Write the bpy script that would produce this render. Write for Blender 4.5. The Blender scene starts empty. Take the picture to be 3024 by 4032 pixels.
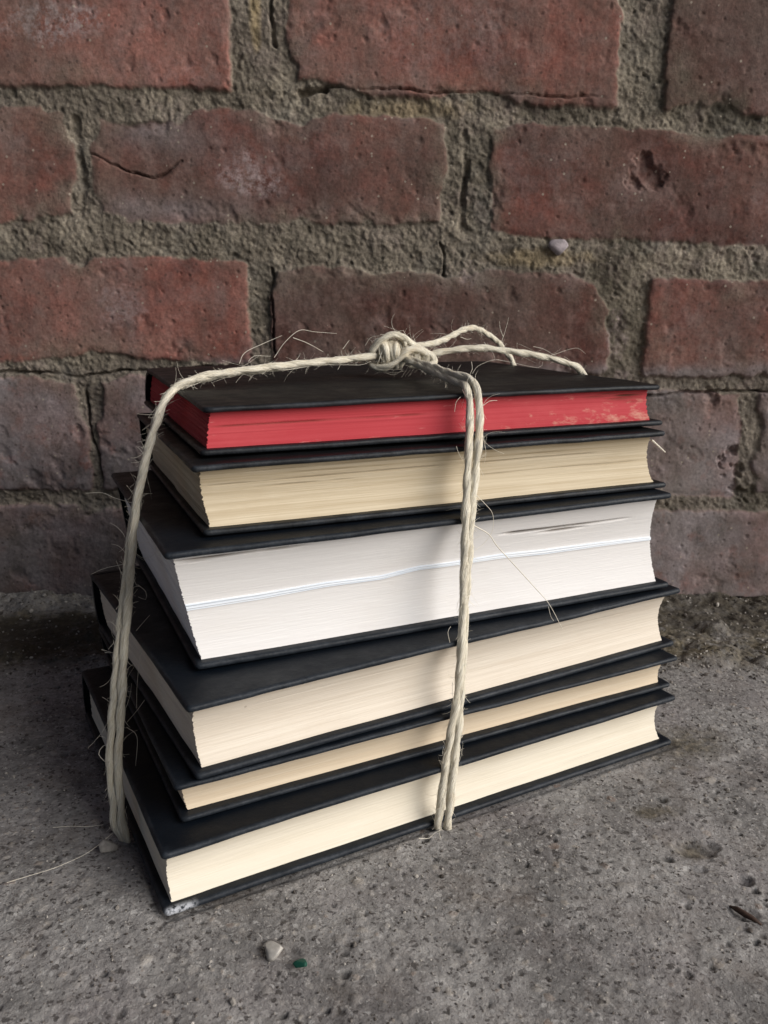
import bpy, bmesh, math, random
import numpy as np
from mathutils import Vector, Matrix
R = math.radians
rnd = random.Random(7)
SC = bpy.context.scene
COL = SC.collection

# ---------------------------------------------------------------- camera
cam_d = bpy.data.cameras.new('camera')
cam = bpy.data.objects.new('camera', cam_d); COL.objects.link(cam)
cam.location = (0, 0, .19)
cam.rotation_euler = (Matrix.Rotation(R(90 - 14.27), 3, 'X') @ Matrix.Rotation(R(.14), 3, 'Z')).to_euler()
cam_d.sensor_fit = 'VERTICAL'; cam_d.sensor_height = 34.6; cam_d.lens = 28.0
cam_d.clip_start = .01; cam_d.clip_end = 100
cam_d.dof.use_dof = True; cam_d.dof.focus_distance = .315; cam_d.dof.aperture_fstop = 26
SC.camera = cam

# ---------------------------------------------------------------- daylight
AZ, EL = 67.0, 27.0          # the open side: degrees from -Y towards +X, and height
az = R(AZ); el = R(EL)
sdir = Vector((math.sin(az)*math.cos(el), -math.cos(az)*math.cos(el), math.sin(el)))
world = bpy.data.worlds.new('World'); SC.world = world; world.use_nodes = True
wn = world.node_tree; bg = wn.nodes['Background']
sky = wn.nodes.new('ShaderNodeTexSky'); sky.sky_type = 'NISHITA'; sky.sun_disc = False
sky.sun_elevation = el; sky.sun_rotation = math.atan2(sdir.x, sdir.y)
sky.dust_density = 6; sky.air_density = 1.0; sky.ozone_density = 1.0
wn.links.new(sky.outputs[0], bg.inputs[0]); bg.inputs[1].default_value = .05
sl = bpy.data.lights.new('overcast_sun', 'SUN'); sun = bpy.data.objects.new('overcast_sun', sl); COL.objects.link(sun)
sl.energy = 4.0; sl.angle = R(54); sl.color = (1, .993, .98)
sun.rotation_euler = sdir.to_track_quat('Z', 'Y').to_euler(); sun.location = (1, -1, 2)
SC.view_settings.view_transform = 'Standard'; SC.view_settings.look = 'None'
SC.view_settings.gamma = 1; SC.view_settings.use_curve_mapping = False
SC.view_settings.exposure = -0.12
SC.cycles.max_bounces = 6; SC.cycles.diffuse_bounces = 4; SC.cycles.glossy_bounces = 3

# ---------------------------------------------------------------- helpers
def tag(o, label=None, cat=None, group=None, kind=None):
    for k, v in (('label', label), ('category', cat), ('group', group), ('kind', kind)):
        if v: o[k] = v
    return o
def empty(name, loc=(0, 0, 0), rz=0):
    o = bpy.data.objects.new(name, None); COL.objects.link(o); o.location = loc; o.rotation_euler = (0, 0, rz)
    o.empty_display_size = .02
    return o
def mesh_obj(name, V, Fc, mat, parent=None, smooth=True, attrs=None):
    me = bpy.data.meshes.new(name)
    V = np.asarray(V, dtype=np.float32)
    if isinstance(Fc, np.ndarray):
        k = Fc.shape[1]; me.vertices.add(len(V)); me.vertices.foreach_set('co', V.ravel())
        me.loops.add(Fc.size); me.loops.foreach_set('vertex_index', Fc.ravel().astype(np.int32))
        me.polygons.add(len(Fc)); me.polygons.foreach_set('loop_start', np.arange(0, Fc.size, k, dtype=np.int32))
        me.update(calc_edges=True)
    else:
        me.from_pydata([tuple(v) for v in V.tolist()], [], Fc); me.update()
    me.polygons.foreach_set('use_smooth', np.full(len(me.polygons), smooth, dtype=bool))
    for an, av in (attrs or {}).items():
        av = np.asarray(av, dtype=np.float32)
        if av.ndim == 2:
            a = me.attributes.new(an, 'FLOAT_VECTOR', 'POINT'); a.data.foreach_set('vector', av.ravel())
        else:
            a = me.attributes.new(an, 'FLOAT', 'POINT'); a.data.foreach_set('value', av.ravel())
    me.materials.append(mat)
    o = bpy.data.objects.new(name, me); COL.objects.link(o)
    if parent: o.parent = parent
    return o
def grid_faces(ni, nj):      # vertices indexed i*nj+j
    i, j = np.meshgrid(np.arange(ni-1), np.arange(nj-1), indexing='ij'); a = (i*nj+j).ravel()
    return np.stack([a, a+nj, a+nj+1, a+1], 1)

def hsh(ix, iy, seed):
    h = (ix.astype(np.int64)*374761393 + iy.astype(np.int64)*668265263 + seed*1274126177) & 0xffffffff
    h = ((h ^ (h >> 13))*1274126177) & 0xffffffff
    h = ((h ^ (h >> 16))*2246822519) & 0xffffffff
    return ((h ^ (h >> 15)) & 0xffffff)/16777215.0
def vnoise(x, y, seed=0):
    ix = np.floor(x); iy = np.floor(y); fx = x-ix; fy = y-iy
    fx = fx*fx*(3-2*fx); fy = fy*fy*(3-2*fy)
    a = hsh(ix, iy, seed); b = hsh(ix+1, iy, seed); c = hsh(ix, iy+1, seed); d = hsh(ix+1, iy+1, seed)
    return (a*(1-fx)+b*fx)*(1-fy)+(c*(1-fx)+d*fx)*fy
def fbm(x, y, size, octv=4, seed=0, gain=.55):       # -1..1, size = largest feature in metres
    s = 0; a = 1; t = 0; f = 1/size
    for o in range(octv):
        s = s+a*(vnoise(x*f+17.3*o, y*f-9.1*o, seed+o)*2-1); t += a; a *= gain; f *= 2.03
    return s/t
def blobs(x, y, cell, rmin, rmax, prob, seed, power=1.0, aniso=1.0):   # scattered round dents or grains, 0..1, plus id
    gx = np.floor(x/cell); gy = np.floor(y/cell); out = np.zeros_like(x); idv = np.zeros_like(x)
    for dx in (-1, 0, 1):
        for dy in (-1, 0, 1):
            cx = gx+dx; cy = gy+dy
            px = (cx+hsh(cx, cy, seed))*cell; py = (cy+hsh(cx, cy, seed+1))*cell
            r = rmin+(rmax-rmin)*hsh(cx, cy, seed+2)**2; on = hsh(cx, cy, seed+3) < prob
            d2 = ((x-px)**2*aniso+(y-py)**2)/r**2
            v = np.where(on, np.clip(1-d2, 0, 1)**power, 0)
            idv = np.where(v > out, hsh(cx, cy, seed+4), idv); out = np.maximum(out, v)
    return out, idv
def sst(a, b, x):
    t = np.clip((x-a)/(b-a), 0, 1); return t*t*(3-2*t)
def seg_dist(x, y, pts):
    d = np.full_like(x, 9.0)
    for (ax, ay), (bx, by) in zip(pts[:-1], pts[1:]):
        ux, uy = bx-ax, by-ay; L2 = ux*ux+uy*uy
        t = np.clip(((x-ax)*ux+(y-ay)*uy)/L2, 0, 1)
        d = np.minimum(d, np.hypot(x-ax-t*ux, y-ay-t*uy))
    return d

# ---------------------------------------------------------------- materials
class NT:
    def __init__(s, name):
        s.m = bpy.data.materials.new(name); s.m.use_nodes = True; s.t = s.m.node_tree
        s.b = s.t.nodes['Principled BSDF']; s.out = s.t.nodes['Material Output']
    def n(s, typ, ins=None, **props):
        nd = s.t.nodes.new(typ)
        for k, v in props.items(): setattr(nd, k, v)
        for k, v in (ins or {}).items():
            if hasattr(v, 'is_linked') or isinstance(v, bpy.types.NodeSocket): s.t.links.new(v, nd.inputs[k])
            else: nd.inputs[k].default_value = v
        return nd
    def obj(s): return s.n('ShaderNodeTexCoord').outputs['Object']
    def map(s, vec, sc): return s.n('ShaderNodeMapping', {'Vector': vec, 'Scale': sc}).outputs[0]
    def noise(s, vec, scale, detail=4, rough=.6): return s.n('ShaderNodeTexNoise', {'Vector': vec, 'Scale': scale, 'Detail': detail, 'Roughness': rough}).outputs[0]
    def attr(s, name, which='Fac'): return s.n('ShaderNodeAttribute', attribute_name=name).outputs[which]
    def math(s, op, a, b=0.0, clamp=False): return s.n('ShaderNodeMath', {0: a, 1: b}, operation=op, use_clamp=clamp).outputs[0]
    def rng(s, v, a, b, c=0.0, d=1.0): return s.n('ShaderNodeMapRange', {'Value': v, 'From Min': a, 'From Max': b, 'To Min': c, 'To Max': d}).outputs[0]
    def mix(s, f, a, b, blend='MIX'):
        nd = s.t.nodes.new('ShaderNodeMix'); nd.data_type = 'RGBA'; nd.blend_type = blend
        for idx, v in ((0, f), (6, a), (7, b)):
            if isinstance(v, bpy.types.NodeSocket): s.t.links.new(v, nd.inputs[idx])
            else: nd.inputs[idx].default_value = v if idx == 0 else (*v, 1)
        return nd.outputs[2]
    def ramp(s, f, stops):
        nd = s.t.nodes.new('ShaderNodeValToRGB'); s.t.links.new(f, nd.inputs[0]); e = nd.color_ramp.elements
        while len(e) < len(stops): e.new(.5)
        for q, (p_, c) in zip(e, stops): q.position = p_; q.color = (*c, 1)
        return nd.outputs[0]
    def bump(s, h, dist, strength=1.0, normal=None):
        ins = {'Height': h, 'Distance': dist, 'Strength': strength}
        if normal: ins['Normal'] = normal
        return s.n('ShaderNodeBump', ins).outputs[0]
    def set(s, **kw):
        for k, v in kw.items():
            k = k.replace('_', ' ')
            if isinstance(v, bpy.types.NodeSocket): s.t.links.new(v, s.b.inputs[k])
            else: s.b.inputs[k].default_value = (*v, 1) if isinstance(v, tuple) else v
        return s.m

def mat_wall():
    T = NT('old_brick_and_mortar'); P = T.obj()
    n1 = T.noise(P, 22, 6, .62); n2 = T.noise(P, 110, 5, .65); n3 = T.noise(P, 600, 3, .6)
    tint = T.attr('tint')
    f = T.math('ADD', T.math('ADD', T.math('MULTIPLY', n1, .75), T.math('MULTIPLY', n2, .4)), T.math('MULTIPLY', tint, .16))
    brick = T.ramp(f, [(.38, (.090, .038, .032)), (.50, (.180, .068, .054)), (.62, (.275, .100, .078)), (.78, (.37, .17, .14))])
    purple = T.rng(T.noise(P, 35, 4, .6), .52, .72)
    brick = T.mix(T.math('MULTIPLY', purple, .75), brick, (.170, .118, .115))
    dk = T.rng(tint, -.15, -1.0, 0, .75)
    brick = T.mix(dk, brick, (.088, .040, .033))
    brown = T.rng(T.noise(P, 17, 5, .65), .50, .68)
    brick = T.mix(T.math('MULTIPLY', brown, .6), brick, (.115, .062, .046))
    strk = T.rng(T.noise(T.map(P, (3.2, 1, .55)), 30, 4, .6), .48, .70)
    brick = T.mix(T.math('MULTIPLY', strk, .4), brick, (.20, .125, .108))
    worn = T.rng(T.noise(T.map(P, (1, 1, 1.8)), 48, 6, .72), .54, .70)
    brick = T.mix(T.math('MULTIPLY', worn, .45), brick, (.30, .19, .17))
    fine = T.rng(n3, .3, .7, .72, 1.18)
    mn = T.math('ADD', T.math('MULTIPLY', T.noise(P, 45, 5, .65), .55), T.math('MULTIPLY', T.noise(P, 420, 4, .7), .45))
    mort = T.ramp(mn, [(.33, (.062, .051, .040)), (.45, (.165, .142, .110)), (.57, (.265, .230, .180)), (.70, (.43, .38, .30))])
    ox = T.rng(T.noise(P, 30, 3, .6), .55, .75)
    mort = T.mix(T.math('MULTIPLY', ox, .6), mort, (.165, .160, .142))
    c = T.mix(T.attr('mortar'), brick, mort)
    film = T.math('MULTIPLY', T.attr('film'), T.rng(T.noise(P, 60, 5, .7), .16, .46), True)
    filmc = T.mix(T.rng(T.noise(P, 40, 5, .65), .35, .65), (.120, .102, .100), (.285, .250, .262))
    c = T.mix(film, c, filmc)
    sc = T.math('MULTIPLY', T.attr('scuff'), T.rng(T.noise(P, 240, 5, .75), .42, .62), True)
    c = T.mix(sc, c, (.42, .33, .33))
    haze_ = T.rng(T.noise(P, 38, 6, .75), .50, .68, 0, .42)
    c = T.mix(haze_, c, (.255, .195, .185))
    dust = T.math('MULTIPLY', T.rng(T.noise(P, 12, 6, .7), .42, .66), .46)
    c = T.mix(dust, c, (.165, .140, .118))
    yel = T.math('MULTIPLY', T.attr('yellow'), 1.0, True)
    c = T.mix(yel, c, (.33, .255, .145))
    c = T.mix(T.math('MULTIPLY', T.attr('grime'), T.rng(T.noise(P, 150, 5, .7), .35, .60), True), c, (.046, .040, .027))
    spk = T.n('ShaderNodeTexVoronoi', {'Vector': P, 'Scale': 260.0}); 
    dark = T.math('MULTIPLY', T.math('LESS_THAN', spk.outputs['Distance'], .22), T.math('GREATER_THAN', T.n('ShaderNodeSeparateColor', {0: spk.outputs['Color']}).outputs[0], .72))
    c = T.mix(T.math('MULTIPLY', dark, .5), c, (.05, .035, .03))
    lit = T.math('MULTIPLY', T.math('LESS_THAN', spk.outputs['Distance'], .18), T.math('LESS_THAN', T.n('ShaderNodeSeparateColor', {0: spk.outputs['Color']}).outputs[0], .10))
    c = T.mix(T.math('MULTIPLY', lit, .7), c, (.38, .33, .27))
    c = T.mix(1.0, c, T.n('ShaderNodeCombineColor', {0: fine, 1: fine, 2: fine}).outputs[0], 'MULTIPLY')
    h = T.math('ADD', T.math('MULTIPLY', T.noise(P, 900, 4, .7), .6), T.noise(P, 260, 4, .6))
    return T.set(Base_Color=c, Roughness=.88, Specular_IOR_Level=.25, Normal=T.bump(h, .0009, T.rng(T.attr('mortar'), 0, 1, .45, 1.0)))

def mat_ground():
    T = NT('worn_concrete'); P = T.obj()
    n1 = T.noise(P, 14, 5, .6); n2 = T.noise(P, 160, 5, .7); n3 = T.noise(P, 700, 4, .7)
    f = T.math('ADD', T.math('ADD', T.math('MULTIPLY', n1, .35), T.math('MULTIPLY', n2, .38)), T.math('MULTIPLY', n3, .27))
    c = T.ramp(f, [(.37, (.095, .088, .086)), (.45, (.195, .186, .182)), (.54, (.275, .265, .258)), (.66, (.41, .40, .388))])
    pur = T.rng(T.noise(P, 20, 3, .5), .5, .7)
    c = T.mix(T.math('MULTIPLY', pur, .45), c, (.190, .165, .172))
    big = T.rng(T.noise(P, 30, 5, .7), .40, .60, .74, 1.18)
    c = T.mix(1.0, c, T.n('ShaderNodeCombineColor', {0: big, 1: big, 2: big}).outputs[0], 'MULTIPLY')
    wob = T.n('ShaderNodeTexNoise', {'Vector': P, 'Scale': 420.0, 'Detail': 3.0}).outputs[1]
    PW = T.n('ShaderNodeVectorMath', {0: P, 1: T.n('ShaderNodeVectorMath', {0: wob, 1: (.0042, .0042, .0042)}, operation='MULTIPLY').outputs[0]}, operation='ADD').outputs[0]
    for sc, thr, pick, col, amt, k in ((900, .42, .80, (.40, .385, .37), .55, 1), (850, .42, .80, (.060, .050, .048), .6, 2), (480, .36, .82, (.44, .43, .42), .6, 0), (560, .40, .85, (.045, .038, .037), .75, 1), (260, .34, .90, (.36, .34, .32), .5, 0), (300, .32, .88, (.034, .029, .027), .75, 1), (110, .30, .93, (.27, .26, .25), .4, 0), (200, .28, .965, (.23, .14, .10), .55, 2)):
        v = T.n('ShaderNodeTexVoronoi', {'Vector': T.n('ShaderNodeVectorMath', {0: PW, 1: (sc*.013, thr*3, 0)}, operation='ADD').outputs[0], 'Scale': float(sc)})
        ch = T.n('ShaderNodeSeparateColor', {0: v.outputs['Color']}).outputs[k]
        d = T.math('ADD', v.outputs['Distance'], T.math('MULTIPLY', T.noise(P, 1200, 2, .5), .2))
        m = T.math('MULTIPLY', T.rng(d, thr+.14, thr+.06), T.math('GREATER_THAN', ch, pick))
        c = T.mix(T.math('MULTIPLY', m, amt), c, col)
    c = T.mix(T.rng(T.noise(P, 24, 6, .72), .52, .70, 0, .5), c, (.155, .125, .105))
    g, gid = T.attr('grain'), T.attr('grain_tone')
    c = T.mix(T.math('MULTIPLY', g, .38), c, T.ramp(gid, [(0, (.22, .20, .185)), (.5, (.34, .32, .30)), (.8, (.42, .37, .31)), (1, (.2, .12, .085))]))
    c = T.mix(T.math('MULTIPLY', T.attr('pit'), .5), c, (.028, .024, .02))
    ms = T.math('MULTIPLY', T.attr('moss'), T.rng(T.noise(P, 90, 5, .75), .30, .52), True)
    mc = T.ramp(T.noise(P, 300, 4, .7), [(.35, (.030, .025, .016)), (.50, (.088, .073, .048)), (.62, (.16, .135, .095)), (.75, (.28, .25, .19))])
    c = T.mix(ms, c, mc)
    c = T.mix(T.math('MULTIPLY', T.attr('soil_and_shade'), T.rng(T.noise(P, 110, 5, .7), .30, .55, .35, .92)), c, (.040, .033, .024))
    h = T.math('ADD', T.noise(P, 1100, 4, .7), T.math('MULTIPLY', T.noise(P, 420, 4, .7), 1.4))
    return T.set(Base_Color=c, Roughness=.85, Specular_IOR_Level=.3, Normal=T.bump(h, .0005, .9))

def mat_cover(name, col=(.0075, .0085, .011), rough=.47, wear_glint=.5, seed=0):
    T = NT(name); P = T.n('ShaderNodeVectorMath', {0: T.obj(), 1: (seed*3.1, seed*1.7, 0)}, operation='ADD').outputs[0]
    e = T.attr('edge')
    w = T.math('MULTIPLY', e, T.math('MULTIPLY', T.rng(T.noise(P, 900, 4, .7), .30, .62, .35, 1), T.rng(T.noise(P, 60, 4, .7), .38, .62, .25, 1)), True)
    w2 = T.math('MULTIPLY', T.rng(T.noise(P, 55, 6, .75), .60, .76), .18, True)
    c = T.mix(T.math('MULTIPLY', w, wear_glint), col, (.070, .082, .100))  # rubbed rims, with a bluish edge highlight put into their colour
    c = T.mix(w2, c, (.035, .036, .038))
    c = T.mix(T.math('MULTIPLY', T.attr('chalk'), T.rng(T.noise(P, 700, 3, .7), .40, .52), True), c, (.46, .48, .52))
    h = T.math('ADD', T.math('MULTIPLY', T.n('ShaderNodeTexWave', {'Vector': P, 'Scale': 700.0, 'Distortion': 3.0}, bands_direction='X').outputs[1], .18),
               T.math('ADD', T.math('MULTIPLY', T.n('ShaderNodeTexWave', {'Vector': P, 'Scale': 700.0, 'Distortion': 3.0}, bands_direction='Y').outputs[1], .18), T.noise(P, 1500, 3, .6)))
    nb = T.bump(h, .00010, .6); nb = T.bump(T.noise(P, 130, 4, .6), .0008, .45, nb)
    return T.set(Base_Color=c, Roughness=T.rng(T.noise(P, 90, 4, .7), .3, .7, rough-.08, rough+.14), Specular_IOR_Level=.21, Normal=nb)

def mat_pages(name, a, b, streak=.5, stain=None, stain_amt=0., worn=False, seed=0):
    T = NT(name); O = T.obj(); P = T.n('ShaderNodeVectorMath', {0: O, 1: (seed*.37, seed*.11, seed*.23)}, operation='ADD').outputs[0]
    s1 = T.noise(T.map(P, (14, 14, 1500)), 1, 3, .6); s2 = T.noise(T.map(P, (5, 5, 420)), 1, 3, .55); s3 = T.noise(T.map(P, (30, 30, 3200)), 1, 2, .5)
    s = T.math('ADD', T.math('ADD', T.math('MULTIPLY', s1, .4), T.math('MULTIPLY', s2, .35)), T.math('MULTIPLY', s3, .25))
    c = T.mix(T.rng(s, .5-.2/streak*.5, .5+.2/streak*.5), a, b)
    c = T.mix(T.math('MULTIPLY', T.rng(T.noise(T.map(P, (1, 1, 2.2)), 28, 5, .65), .5, .78), stain_amt), c, stain or a)
    sp = T.n('ShaderNodeTexVoronoi', {'Vector': P, 'Scale': 90.0})
    sm = T.math('MULTIPLY', T.math('LESS_THAN', sp.outputs['Distance'], .07), T.math('GREATER_THAN', T.n('ShaderNodeSeparateColor', {0: sp.outputs['Color']}).outputs[0], .9))
    c = T.mix(T.math('MULTIPLY', sm, .35), c, (.16, .11, .07))
    if worn:
        xyz = T.n('ShaderNodeSeparateXYZ', {0: O})
        near = T.math('MULTIPLY', T.rng(xyz.outputs[0], .11, .155), T.rng(xyz.outputs[2], .013, .004))
        base = T.math('ADD', T.noise(T.map(P, (1, 1, 2.6)), 75, 6, .7), T.math('MULTIPLY', near, .17))
        c = T.mix(T.rng(base, .625, .75, 0, .55), c, (.60, .36, .27))
        fl_ = T.noise(T.map(P, (60, 60, 420)), 1, 5, .7)
        c = T.mix(T.rng(fl_, .66, .74, 0, .5), c, (.75, .33, .30))
        c = T.mix(T.rng(T.noise(T.map(P, (4, 4, 900)), 1, 2, .5), .60, .72, 0, .4), c, (.26, .012, .02))
    c = T.mix(T.math('MULTIPLY', T.attr('crack'), .9), c, (.10, .07, .045))
    return T.set(Base_Color=c, Roughness=.75, Specular_IOR_Level=.2, Normal=T.bump(s, .00010, .25))

def mat_twine(name, a, b):
    T = NT(name); F = T.attr('fib', 'Vector')
    f = T.noise(T.map(F, (110, 1.0, 1.0)), 3.2, 4, .65); g = T.noise(T.obj(), 75, 3, .6)
    c = T.mix(T.rng(f, .38, .60), a, b)
    c = T.mix(T.rng(g, .58, .76, 0, .45), c, (.58, .42, .22))
    return T.set(Base_Color=c, Roughness=.48, Specular_IOR_Level=.45, Sheen_Weight=.15, Normal=T.bump(f, .0008, 1.0))
def mat_plain(name, col, rough=.6, n=.25, scale=300, dist=.0003):
    T = NT(name); P = T.obj(); k = T.noise(P, scale, 4, .6)
    c = T.mix(T.rng(k, .35, .65), tuple(x*(1-n) for x in col), tuple(min(1, x*(1+n)) for x in col))
    return T.set(Base_Color=c, Roughness=rough, Normal=T.bump(k, dist, .6))

# ---------------------------------------------------------------- ground: one sheet, finely modelled where it is near
def axis(segs):
    out = []
    for a, b, st in segs: out.append(np.arange(a, b-st*.5, st))
    out.append(np.array([segs[-1][1]])); return np.concatenate(out)
def foot(x, y):      # >0 inside the area the bottom book covers
    c, s = math.cos(R(28.6)), math.sin(R(28.6)); dx, dy = x+.069, y-.2223
    u = dx*c+dy*s; t = -dx*s+dy*c
    return np.minimum(np.minimum(u, .2242-u), np.minimum(t, .155-t))
gx = axis([(-3, -.6, .3), (-.6, -.27, .006), (-.27, .27, .00058), (.27, .6, .006), (.6, 3, .3)])
gy = axis([(-4, -.4, .3), (-.4, .165, .006), (.165, .525, .00058), (.525, .56, .005)])
X, Y = np.meshgrid(gx, gy, indexing='ij')
back = sst(.395, .43, Y+.012*fbm(X, Y, .05, 3, 41))
z = .0007*fbm(X, Y, .09, 3, 1)+.00042*fbm(X, Y, .012, 3, 2)+.00028*fbm(X, Y, .0028, 3, 3)
gr, gid = blobs(X+.0012*fbm(X, Y, .003, 2, 15), Y+.0012*fbm(X, Y, .003, 2, 16), .0042, .0005, .0018, .38, 11, .6, 1.0)
gr2, gid2 = blobs(X+.002*fbm(X, Y, .004, 2, 17), Y+.002*fbm(X, Y, .004, 2, 18), .013, .001, .0034, .22, 21, .5)
pit, _ = blobs(X+.0014*fbm(X, Y, .003, 2, 13), Y+.0014*fbm(X, Y, .003, 2, 14), .0052, .0004, .0015, .22, 31, .8)
pit2, _ = blobs(X+.0012*fbm(X, Y, .004, 2, 5), Y+.0012*fbm(X, Y, .004, 2, 6), .021, .001, .0032, .34, 36, .8)
z += .00028*gr+.0006*gr2-.0007*pit-.0013*pit2
lump, _ = blobs(X+.004*fbm(X, Y, .012, 3, 7), Y+.004*fbm(X, Y, .012, 3, 8), .03, .006, .016, .6, 51, .7)
z += back*(.0026*fbm(X, Y, .018, 4, 9)+.0050*lump*(.35+.65*sst(.02, .12, np.abs(X)))+.0018+.0012*fbm(X, Y, .005, 3, 10))
ridge = np.exp(-((Y-.418-.004*fbm(X, Y*0, .04, 3, 77))/.0035)**2)
nearw = sst(.488, .512, Y+.006*fbm(X, Y*0, .03, 4, 79)); z += nearw*(.0022+.0022*fbm(X, Y, .014, 4, 80)+.0012*fbm(X, Y, .004, 2, 81))
z += ridge*(.0018+.0016*fbm(X, Y, .02, 3, 78))*sst(-.08, -.16, X)
fi = foot(X, Y); under = sst(-.003, .001, fi)
z = z*(1-under)-.0012*under
z -= .0002
for cx, cy, rx, ry, dp in ((.1119, .2591, .009, .006, .0022), (.122, .2415, .0035, .0028, .0022), (.108, .2470, .004, .002, .0015), (.1155, .2255, .005, .0035, .0013), (-.0285, .2085, .004, .003, .001), (.152, .318, .008, .004, .001)):
    q = ((X-cx)/rx)**2+((Y-cy)/ry)**2+.5*fbm(X, Y, .004, 3, 90)
    z -= dp*np.clip(1-q, 0, 1)**.6
moss = np.clip(back*(1.1+.9*fbm(X, Y, .05, 4, 61)), 0, 1)*(1-.55*sst(.478, .490, Y+.008*fbm(X, Y, .03, 3, 62))*sst(.0, -.1, X))
soil_and_shade = np.clip(sst(.408, .420, Y+.005*fbm(X, Y, .03, 4, 63))*sst(.487, .470, Y+.008*fbm(X, Y, .03, 3, 62))*sst(.0, -.1, X)+.9*sst(.445, .475, Y+.014*fbm(X, Y, .03, 4, 64))*sst(.0, .1, X), 0, 1)  # left: shade beside the stack painted as a dark band; right: dark mossy soil
for cx, cy, rx, ry in ((.105, .2800, .012, .007), (.1119, .2591, .010, .007), (.13, .33, .03, .02)):
    moss = np.maximum(moss, .8*np.clip(1-((X-cx)/rx)**2-((Y-cy)/ry)**2+.6*fbm(X, Y, .01, 3, 66), 0, 1))
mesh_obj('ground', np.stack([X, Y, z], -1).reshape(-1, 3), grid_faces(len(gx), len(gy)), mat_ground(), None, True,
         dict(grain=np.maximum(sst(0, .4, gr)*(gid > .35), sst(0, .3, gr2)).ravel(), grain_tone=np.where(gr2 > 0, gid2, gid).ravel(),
              soil_and_shade=soil_and_shade.ravel(), pit=np.maximum(sst(.1, .7, pit), sst(.05, .5, pit2)).ravel(), moss=moss.ravel()))
ground = bpy.data.objects['ground']; tag(ground, 'rough grey brown concrete ground with pits and pale grit', None, None, 'structure')

# ---------------------------------------------------------------- brick wall
WY = .515
wx = axis([(-1.6, -.6, .05), (-.6, -.285, .004), (-.285, .285, .00066), (.285, .6, .004), (.6, 1.6, .05)])
wz = axis([(-.03, .385, .00066), (.385, .6, .004), (.6, 1.3, .05)])
X, Z = np.meshgrid(wx, wz, indexing='ij')
slope = .034*np.clip(Z/.2, 0, 1.1)*sst(-.30, -.05, X)
Zw = Z+slope*np.clip(X+.09, -.2, .4)
wxp = X+.0015*fbm(X, Z, .04, 3, 101)+.0008*fbm(X, Z, .006, 3, 102)
wzp = Zw+.0015*fbm(X, Z, .05, 3, 103)+.0007*fbm(X, Z, .007, 3, 104)
rows = [(0-.003, .0620, [(-.290, -.075), (-.062, .150), (.163, .375)]),
        (.0742, .1425, [(-.400, -.187), (-.178, .028), (.040, .222), (.233, .44)]),
        (.1540, .2120, [(-.290, -.083), (-.068, .136), (.160, .372)]),
        (.2350, .2945, [(-.390, -.181), (-.169, .036), (.060, .272)]),
        (.3070, .3735, [(-.298, -.088), (-.055, .131), (.160, .372)])]
zz = .388
while zz < 1.32: rows.append((zz, zz+.064, [])); zz += .080
bx_all = []
for ri, (z0, z1, bl) in enumerate(rows):
    bl = list(bl); w = .208; g_ = .014
    if not bl:
        o_ = -.19 if ri % 2 else -.08; bl = [(o_, o_+w)]
    a = bl[0][0]
    while a > -1.7: bl.append((a-g_-w, a-g_)); a -= g_+w
    b = max(q[1] for q in bl)
    while b < 1.7: bl.append((b+g_, b+g_+w)); b += g_+w
    bx_all += [(q[0], q[1], z0, z1, ri) for q in bl]
TINT = {(2, -.068): -1.0, (2, -.29): .1, (2, .16): -.45, (3, .06): -.7, (3, -.169): -.45, (3, -.39): -.25, (4, -.298): .45, (4, -.055): .2, (4, .16): -.9, (1, .233): -.3}
sdf = np.full_like(X, -.02); tint = np.zeros_like(X); prot = np.zeros_like(X)
for k, (x0, x1, z0, z1, ri) in enumerate(bx_all):
    i0, i1 = np.searchsorted(wx, [x0-.012, x1+.012]); j0, j1 = np.searchsorted(wz, [z0-.03, z1+.03])
    if i1 <= i0 or j1 <= j0: continue
    S = np.s_[i0:i1, j0:j1]; cx, cz = (x0+x1)/2, (z0+z1)/2; rc = .0018
    if abs(x1-.136) < 1e-6: rc = .0018
    qx = np.abs(wxp[S]-cx)-(x1-x0)/2+rc; qz = np.abs(wzp[S]-cz)-(z1-z0)/2+rc
    d = -(np.hypot(np.maximum(qx, 0), np.maximum(qz, 0))+np.minimum(np.maximum(qx, qz), 0)-rc)
    if abs(x1-.136) < 1e-6:      # the brick with a broken, rounded upper right corner
        d = np.minimum(d, .030-np.hypot(np.maximum(wxp[S]-(x1-.030), 0), np.maximum(wzp[S]-(z1-.030), 0)))
    r1, r2, r3 = (hsh(np.array([k]), np.array([m]), 5)[0] for m in (1, 2, 3))
    up = d > sdf[S]
    tv = TINT.get((ri, round(x0, 3)), (r1*2-1)*.55)
    tint[S] = np.where(up, tv+.25*fbm(X[S], Z[S], .08, 3, 109), tint[S])
    prot[S] = np.where(up, (r2-.5)*.0022+(wxp[S]-cx)*(r3-.5)*.012, prot[S]); sdf[S] = np.maximum(sdf[S], d)
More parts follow.
